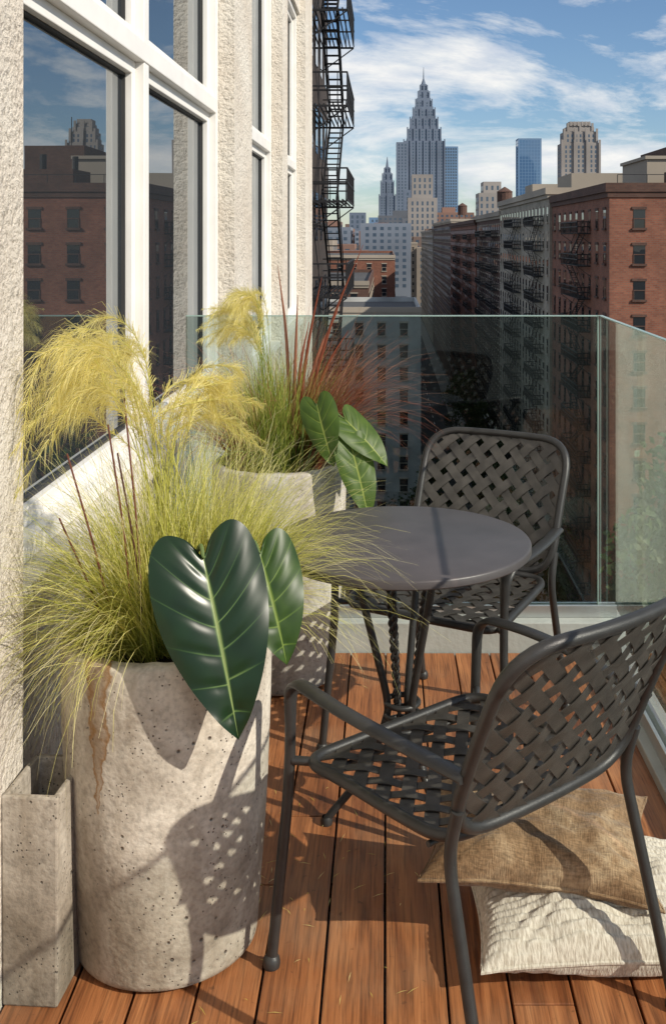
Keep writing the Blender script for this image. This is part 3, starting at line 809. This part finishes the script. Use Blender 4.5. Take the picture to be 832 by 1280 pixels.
def fire_escape(b, x, out, y0, y1, ztop, fh, nfl, depth=1.15, bal=.35, th=.03):
    for f in range(nfl):
        z = ztop-fh*f; xs = sorted((x+out*.02, x+out*depth))
        for k in range(9):
            xx = xs[0]+(xs[1]-xs[0])*k/8; b.box(xx-.02, xx+.02, y0, y1, z-.05, z)
        b.box(xs[0], xs[1], y0, y0+.06, z-.12, z-.051); b.box(xs[0], xs[1], y1-.06, y1, z-.12, z-.051)
        xo = x+out*depth
        for zz in (.55, 1.0):
            b.box(xo-th, xo+th, y0, y1, z+zz-th, z+zz+th)
            for yy in (y0, y1): b.box(xs[0], xs[1], yy-th, yy+th, z+zz-th, z+zz+th)
        yy = y0
        while yy <= y1+.01:
            b.box(xo-th*.6, xo+th*.6, yy-th*.6, yy+th*.6, z, z+1.0); yy += bal
        for k in range(1, 4):
            xx = x+out*depth*k/4
            for yy in (y0, y1): b.box(xx-th*.6, xx+th*.6, yy-th*.6, yy+th*.6, z, z+1.0)
        for yy in (y0+.05, y1-.05): b.tube([(x, yy, z-1.0), (xo, yy, z-.1)], .03, 4)
        if f < nfl-1:
            ya, yb = (y0+.8, y1-.8) if f % 2 == 0 else (y1-.8, y0+.8)
            for xx in (x+out*.35, x+out*.85):
                b.tube([(xx, ya, z), (xx, yb, z-fh)], .05, 4)
                b.tube([(xx, ya, z+.9), (xx, yb, z-fh+.9)], .025, 4)
            for k in range(1, 14):
                t = k/14; b.box(min(x+out*.35, x+out*.85), max(x+out*.35, x+out*.85), ya+(yb-ya)*t-.1, ya+(yb-ya)*t+.1, z-fh*t-.02, z-fh*t+.02)
def building(name, x0, x1, y0, y1, zt, mat, faces='xy', fh=3.0, cs=2.6, ww=1.1, wh=1.7, trim=True, cornice=.5, fes=(), z0=GZ, pane=None, xout=-1, tmat=None):
    e = empty(name)
    b = MB(); b.box(x0, x1, y0, y1, z0, zt)
    for (a, c, d, f) in ((x0, x0+.3, y0, y1), (x1-.3, x1, y0, y1), (x0+.3, x1-.3, y0, y0+.3), (x0+.3, x1-.3, y1-.3, y1)):
        b.box(a, c, d, f, zt, zt+.8)
    b.make('walls', mat, e)
    r = MB(); r.box(x0+.3, x1-.3, y0+.3, y1-.3, zt+.002, zt+.1); r.make('roof', M_ROOF, e)
    bp = MB(); bf = MB()
    if 'x' in faces:
        px = x0 if xout < 0 else x1
        win_grid(bp, bf, 'x', px, xout, y0, y1, z0+3, zt-.4, fh, cs, ww, wh, trim)
    if 'y' in faces: win_grid(bp, bf, 'y', y0, -1, x0, x1, z0+3, zt-.4, fh, cs, ww, wh, trim)
    if cornice:
        bf.box(x0-cornice, x1+.1, y0-cornice*.6, y0-.003, zt+.2, zt+.95)
        bf.box(x0-cornice, x0-.003, y0-.002, y1, zt+.2, zt+.95)
        bf.box(x0-cornice*.5, x0-.003, y0-.002, y1, zt-.25, zt+.198); bf.box(x0-cornice*.5, x1, y0-cornice*.3, y0-.004, zt-.25, zt+.198)
    bp.make('windows', pane or M_PANE, e)
    if bf.v: bf.make('trim', tmat or M_STONE, e)
    if fes:
        fb = MB()
        for (a, c) in fes: fire_escape(fb, x0 if xout < 0 else x1, xout, a, c, zt-3.2, fh, 13, 1.2, .5, .045)
        fb.make('fire_escape', M_BLACK, e)
    return e
XF = 18.6
def tank(b, x, y, z):
    for dx in (-1, 1):
        for dy in (-1, 1): b.tube([(x+dx, y+dy, z), (x+dx*.9, y+dy*.9, z+2.6)], .09, 4)
    b.tube([(x, y, z+2.6), (x, y, z+5.4)], 1.5, 14); b.tube([(x, y, z+5.4), (x, y, z+6.4)], [1.65, .1], 14)
e1 = building('red_brick_apartment_building', XF, 50, 87, 117, 5.0, M_RB, cs=3.3, ww=1.0, wh=1.55, fes=[(95, 104)], cornice=.35, tmat=M_DB)
b = MB(); b.box(24, 27.2, 96, 106, 5.1, 8.6); b.box(23.8, 27.25, 95.8, 106.2, 8.6, 8.9); b.make('penthouse', M_STONE, e1)
b = MB(); b.box(25.3, 30, 90, 95, 5.1, 7.3); b.box(27.3, 33, 100, 112, 5.1, 10.2); b.make('bulkhead', M_DB, e1)
b = MB(); b.tube([(26, 93, 7.3), (26, 93, 8.6)], .25, 10); b.tube([(29, 93, 7.3), (29, 93, 8.8)], .3, 10)
for k in range(10): b.tube([(19.5+k*2.5, 88, 5.8), (19.5+k*2.5, 88, 6.7)], .04, 4)
b.tube([(19.5, 88, 6.7), (42, 88, 6.7)], .04, 4)
b.tube([(30, 105, 10.2), (30, 105, 13.5)], .05, 4); b.tube([(28.4, 104, 10.2), (28.4, 104, 12)], .05, 4); b.make('roof_railing', M_BLACK, e1)
e2 = building('buff_brick_apartment_building', XF-.3, 46, 117.05, 168, 6.0, M_BB, cs=3.0, fes=[(122, 130), (142, 152)])
b = MB(); b.box(22, 30, 124, 134, 6.1, 9.0); b.box(21, 25, 150, 158, 6.1, 9.0); b.make('bulkhead', M_STONE, e2)
e3 = building('brown_brick_apartment_building', XF, 44, 168.05, 215, 4.6, M_DB, cs=3.0, fes=[(174, 184), (196, 206)])
b = MB(); b.box(22, 30, 180, 190, 4.7, 8.0); b.make('bulkhead', M_DB, e3)
b = MB(); tank(b, 23, 203, 4.7); b.make('water_tank', M_DB, e3)
e4 = building('dark_brick_apartment_building', XF-.2, 44, 215.05, 300, 4.0, M_RB, cs=3.6, fes=[(225, 236), (260, 272)], tmat=M_DB)
e5 = building('brown_brick_apartment_building', XF+.2, 48, 300.05, 420, 5.5, M_DB, cs=4.2, ww=1.5)
b = MB(); tank(b, 24, 330, 5.6); b.make('water_tank', M_DB, e5)
e6 = building('buff_brick_apartment_building', XF, 60, 420.05, 560, 3.0, M_BB, cs=4.2, ww=1.5)
building('pale_corner_building', -18, 4.6, 140, 165, -9.0, simple('pale_painted_brick', (.42, .42, .40), .85, 0, .25, .3), cs=3.0, xout=1, faces='xy', cornice=.4)
ef = building('dark_apartment_building', -22, -2.5, 30, 44, 26, M_DK, xout=1, faces='x', cornice=0, fh=3.1, trim=False)
fb = MB(); fire_escape(fb, -2.5, 1, 33.6, 40.5, 21.3, 3.1, 15, 1.22, .22, .026)
for zz in np.arange(-20, 22, 3.1): fb.box(-2.45, -1.32, 34.4, 34.46, zz+1.5, zz+1.56)
fb.make('fire_escape', M_BLACK, ef)
building('buff_brick_apartment_building', -40, -4, 60, 110, -14, M_BB, xout=1, cs=3.2)
building('brown_brick_apartment_building', -40, -3, 175, 240, -7, M_DB, xout=1, cs=3.2)
building('red_brick_apartment_building', -50, 2, 250, 330, -4, M_RB, xout=1, cs=3.6)
building('stone_loft_building', -2, 17.5, 590, 640, -3.0, city_mat('loft_stone', (.28, .23, .18)), xout=1, fh=4, cs=3.6)

cols = [(.17, .12, .10), (.27, .23, .19), (.12, .13, .15), (.34, .31, .27), (.19, .22, .27), (.22, .13, .10)]
cm = [city_mat('district_%d' % i, c, .3, .02) for i, c in enumerate(cols)]
fills = [MB() for _ in cols]; fwin = MB(); dummy = MB()
rr_ = random.Random(11)
for y in list(range(340, 1300, 62)):
    x = -520 if y > 340 else -240
    while x < 760:
        wdt = rr_.uniform(22, 48); x1 = x+wdt
        ok = not (x < 21+2 and x1 > -2 and y < 585) and not (x1 > 16 and y < 570 and x < 62)
        if ok:
            d = rr_.uniform(26, 50); k = rr_.choice([0, 0, 0, 1, 1, 2])
            hpx = {0: rr_.uniform(-30, -4), 1: rr_.uniform(-6, 16), 2: rr_.uniform(12, 30)}[k]
            zt = H+hpx*y/1300; zt = max(zt, GZ+12)
            b = fills[rr_.randrange(len(cols))]; b.box(x, x1, y, y+d, GZ, zt)
            if rr_.random() < .6: b.box(x+wdt*.3, x+wdt*.6, y+d*.3, y+d*.6, zt, zt+rr_.uniform(3, 6))
            win_grid(fwin, dummy, 'y', y, -1, x, x1, max(GZ+2, zt-40), zt-1, 3.6, 4.2, 2.0, 1.9, False, 2)
            if x < 10: win_grid(fwin, dummy, 'x', x1, 1, y, y+d, max(GZ+2, zt-40), zt-1, 3.6, 4.2, 2.0, 1.9, False, 2)
            else: win_grid(fwin, dummy, 'x', x, -1, y, y+d, max(GZ+2, zt-40), zt-1, 3.6, 4.2, 2.0, 1.9, False, 2)
        x = x1+rr_.uniform(1, 9)
e = empty('distant_city_blocks')
for i, b in enumerate(fills): b.make('blocks_%d' % i, cm[i], e)
fwin.make('block_windows', M_PANEF, e)

def tower(name, cx, Y, tiers, mat, pane, cs=4.5, fh=4.2, ww=2.0, wh=2.7, spire=None, fins=False, crown=None):
    """tiers: list of (half width m, half depth m, top z)"""
    e = empty(name); b = MB(); p = MB(); d = MB(); z = GZ
    for (hx, hy, zt) in tiers:
        b.box(cx-hx, cx+hx, Y-hy, Y+hy, z, zt)
        if hx > 5:
            win_grid(p, d, 'y', Y-hy, -1, cx-hx, cx+hx, max(z, -10), zt-1.5, fh, cs, ww, wh, False, cs*.5)
            win_grid(p, d, 'x', cx-hx, -1, Y-hy, Y+hy, max(z, -10), zt-1.5, fh, cs, ww, wh, False, cs*.5)
        if fins:
            n = max(2, int(2*hx/9))
            for i in range(n+1):
                xx = cx-hx+2*hx*i/n; b.box(xx-.9, xx+.9, Y-hy-1.2, Y-hy-.03, max(z, -10), zt+2.5)
            b.box(cx-hx*.86, cx+hx*.86, Y-hy*.86, Y+hy*.86, zt, zt+4)
        z = zt
    if crown:
        hx, zz, n, hh = crown
        for i in range(n):
            xx = cx-hx+2*hx*(i+.5)/n; b.tube([(xx, Y-hx, zz), (xx, Y-hx, zz+hh*.7), (xx, Y-hx, zz+hh)], [hx/n*.7, hx/n*.6, .2], 4)
    if spire:
        b.tube([(cx, Y, z-2)]+[(cx, Y, zz) for zz, r in spire], [spire[0][1]]+[r for zz, r in spire], 8)
    b.make('shaft', mat, e); p.make('windows', pane, e)
    return e
M_T1 = city_mat('hazy_tower_stone', (.145, .18, .24), .15, .03)  # distance haze is put into these tower base colours
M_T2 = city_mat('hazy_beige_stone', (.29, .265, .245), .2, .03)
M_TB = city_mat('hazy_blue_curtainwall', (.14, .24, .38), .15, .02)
M_PB = windowglass('blue_tower_glass', 1.9, (.07, .15, .28))
k = 1500/1300
def zt_(py, Y): return H+(295-py)*Y/1300
X = (529-483)*k
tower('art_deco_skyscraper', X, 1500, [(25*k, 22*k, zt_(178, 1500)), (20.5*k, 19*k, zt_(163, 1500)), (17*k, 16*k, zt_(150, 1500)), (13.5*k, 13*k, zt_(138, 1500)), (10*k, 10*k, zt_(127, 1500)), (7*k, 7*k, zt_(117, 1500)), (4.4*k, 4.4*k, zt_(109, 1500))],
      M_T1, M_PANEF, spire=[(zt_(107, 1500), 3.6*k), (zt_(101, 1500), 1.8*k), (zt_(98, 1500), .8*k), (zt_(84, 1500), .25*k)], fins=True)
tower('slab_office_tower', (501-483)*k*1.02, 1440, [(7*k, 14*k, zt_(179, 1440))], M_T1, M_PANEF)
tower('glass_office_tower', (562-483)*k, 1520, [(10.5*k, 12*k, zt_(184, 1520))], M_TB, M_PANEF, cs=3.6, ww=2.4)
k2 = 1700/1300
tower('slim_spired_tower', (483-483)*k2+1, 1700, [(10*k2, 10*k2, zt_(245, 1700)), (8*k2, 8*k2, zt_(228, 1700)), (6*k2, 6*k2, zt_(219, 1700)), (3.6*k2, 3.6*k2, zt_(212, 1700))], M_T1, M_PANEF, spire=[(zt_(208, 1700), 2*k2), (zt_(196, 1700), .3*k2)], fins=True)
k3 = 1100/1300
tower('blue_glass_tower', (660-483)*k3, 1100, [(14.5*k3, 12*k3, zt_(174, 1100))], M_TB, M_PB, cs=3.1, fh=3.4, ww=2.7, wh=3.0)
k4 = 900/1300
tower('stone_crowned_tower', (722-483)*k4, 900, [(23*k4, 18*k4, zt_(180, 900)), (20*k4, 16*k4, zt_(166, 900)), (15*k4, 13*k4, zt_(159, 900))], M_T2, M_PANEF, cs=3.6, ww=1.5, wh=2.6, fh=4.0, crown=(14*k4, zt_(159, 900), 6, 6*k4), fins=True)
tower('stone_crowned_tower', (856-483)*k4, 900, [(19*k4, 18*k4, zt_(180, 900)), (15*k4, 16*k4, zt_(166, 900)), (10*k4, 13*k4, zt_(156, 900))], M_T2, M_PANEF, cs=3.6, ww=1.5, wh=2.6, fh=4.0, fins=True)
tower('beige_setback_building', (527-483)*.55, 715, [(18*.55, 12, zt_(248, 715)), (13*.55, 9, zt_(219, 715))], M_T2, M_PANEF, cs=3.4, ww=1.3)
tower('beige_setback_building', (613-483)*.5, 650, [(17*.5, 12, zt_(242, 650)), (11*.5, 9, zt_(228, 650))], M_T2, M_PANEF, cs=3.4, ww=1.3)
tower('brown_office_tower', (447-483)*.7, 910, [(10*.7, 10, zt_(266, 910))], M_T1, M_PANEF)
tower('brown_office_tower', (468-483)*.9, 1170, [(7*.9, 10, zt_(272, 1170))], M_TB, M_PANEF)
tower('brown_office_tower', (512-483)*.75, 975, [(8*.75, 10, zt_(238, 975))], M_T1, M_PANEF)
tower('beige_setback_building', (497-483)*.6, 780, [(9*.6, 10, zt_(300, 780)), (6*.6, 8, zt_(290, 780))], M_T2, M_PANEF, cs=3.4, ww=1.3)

# ground, street, pavements
b = MB(); b.box(-6000, 6000, -3000, 9000, GZ-1, GZ-.15); b.make('ground', simple('city_ground', (.10, .10, .09), .95, 0, .3, .02))
b = MB(); b.add([(7, -200, GZ-.146), (15.2, -200, GZ-.146), (15.2, 585, GZ-.146), (7, 585, GZ-.146)], [(0, 1, 2, 3)])
b.make('street', simple('asphalt', (.05, .05, .052), .9, 0, .2, .4))
b = MB(); b.box(4.62, 7, -200, 585, GZ-.149, GZ); b.box(15.2, 18.2, -200, 585, GZ-.149, GZ)
b.make('pavement', simple('pavement_concrete', (.24, .23, .21), .9, 0, .15, .6))
b = MB()
for yy in range(-20, 580, 9): b.add([(11.04, yy, GZ-.142), (11.2, yy, GZ-.142), (11.2, yy+3, GZ-.142), (11.04, yy+3, GZ-.142)], [(0, 1, 2, 3)])
b.make('lane_markings', simple('road_paint', (.7, .7, .65), .8))

def tree_mesh(seed):
    rg = random.Random(seed); t = MB(); lf = MB()
    hgt = 15
    t.tube([(0, 0, 0), (.1, .05, 3), (.0, .15, 6), (.2, 0, 10)], [.38, .3, .22, .08], 8)
    clumps = []
    for i in range(13):
        a = rg.uniform(0, 6.28); z0 = rg.uniform(3, 8); r = rg.uniform(2.2, 4.6); z1 = z0+rg.uniform(2, 5.5)
        p1 = (r*math.cos(a), r*math.sin(a), z1)
        t.tube([(0, .1, z0), (r*.5*math.cos(a), r*.5*math.sin(a), z0+(z1-z0)*.6), p1], [.13, .08, .03], 5)
        clumps.append((Vector(p1), rg.uniform(1.3, 2.3)))
    for i in range(8): clumps.append((Vector((rg.gauss(0, 1.3), rg.gauss(0, 1.3), rg.uniform(8, 13.5))), rg.uniform(1.2, 2.0)))
    for c, r in clumps:
        sh = rg.random()*.5
        for _ in range(230):
            d = Vector((rg.gauss(0, 1), rg.gauss(0, 1), rg.gauss(0, .8))).normalized()*r*rg.uniform(.4, 1.05)
            p = c+d; u = Vector((rg.gauss(0, 1), rg.gauss(0, 1), rg.gauss(0, 1))).normalized()*.22; v = u.orthogonal().normalized()*.15
            lf.add([tuple(p-u), tuple(p+v), tuple(p+u), tuple(p-v)], [(0, 1, 2, 3)], min(1, sh+rg.random()*.5))
    return t, lf
M_TREE = leafy('tree_foliage', [(0, (.025, .05, .015)), (.5, (.05, .09, .022)), (1, (.10, .13, .035))], .3)
M_BARK = simple('bark', (.09, .07, .05), .9)
meshes = []
for s in range(3):
    t, lf = tree_mesh(s+5); meshes.append((t, lf))
first = {}
spots = [(23, 77, 1.7), (29, 79, 1.8), (35, 76, 1.7), (26, 66, 1.7), (33, 64, 1.6), (5.6, 96, 1), (5.6, 118, 1), (5.8, 75, 1), (5.6, 134, 1),
         (16.7, 104, 1), (16.7, 128, 1), (16.7, 152, 1), (16.7, 180, 1), (16.7, 210, 1), (20, 60, 1.4)]
for i, (x, y, ks) in enumerate(spots):
    e = empty('street_tree', (x, y, GZ-.15), i*1.3); sc_ = ru(.85, 1.15)*ks; e.scale = (sc_, sc_, sc_*ru(.9, 1.1))
    q = i % 3
    if q not in first:
        o1 = meshes[q][0].make('trunk', M_BARK, e, smooth=True); o2 = meshes[q][1].make('crown', M_TREE, e, attname='tint'); first[q] = (o1.data, o2.data)
    else:
        for nm, d in zip(('trunk', 'crown'), first[q]):
            o = bpy.data.objects.new(nm, d); SC.collection.objects.link(o); o.parent = e
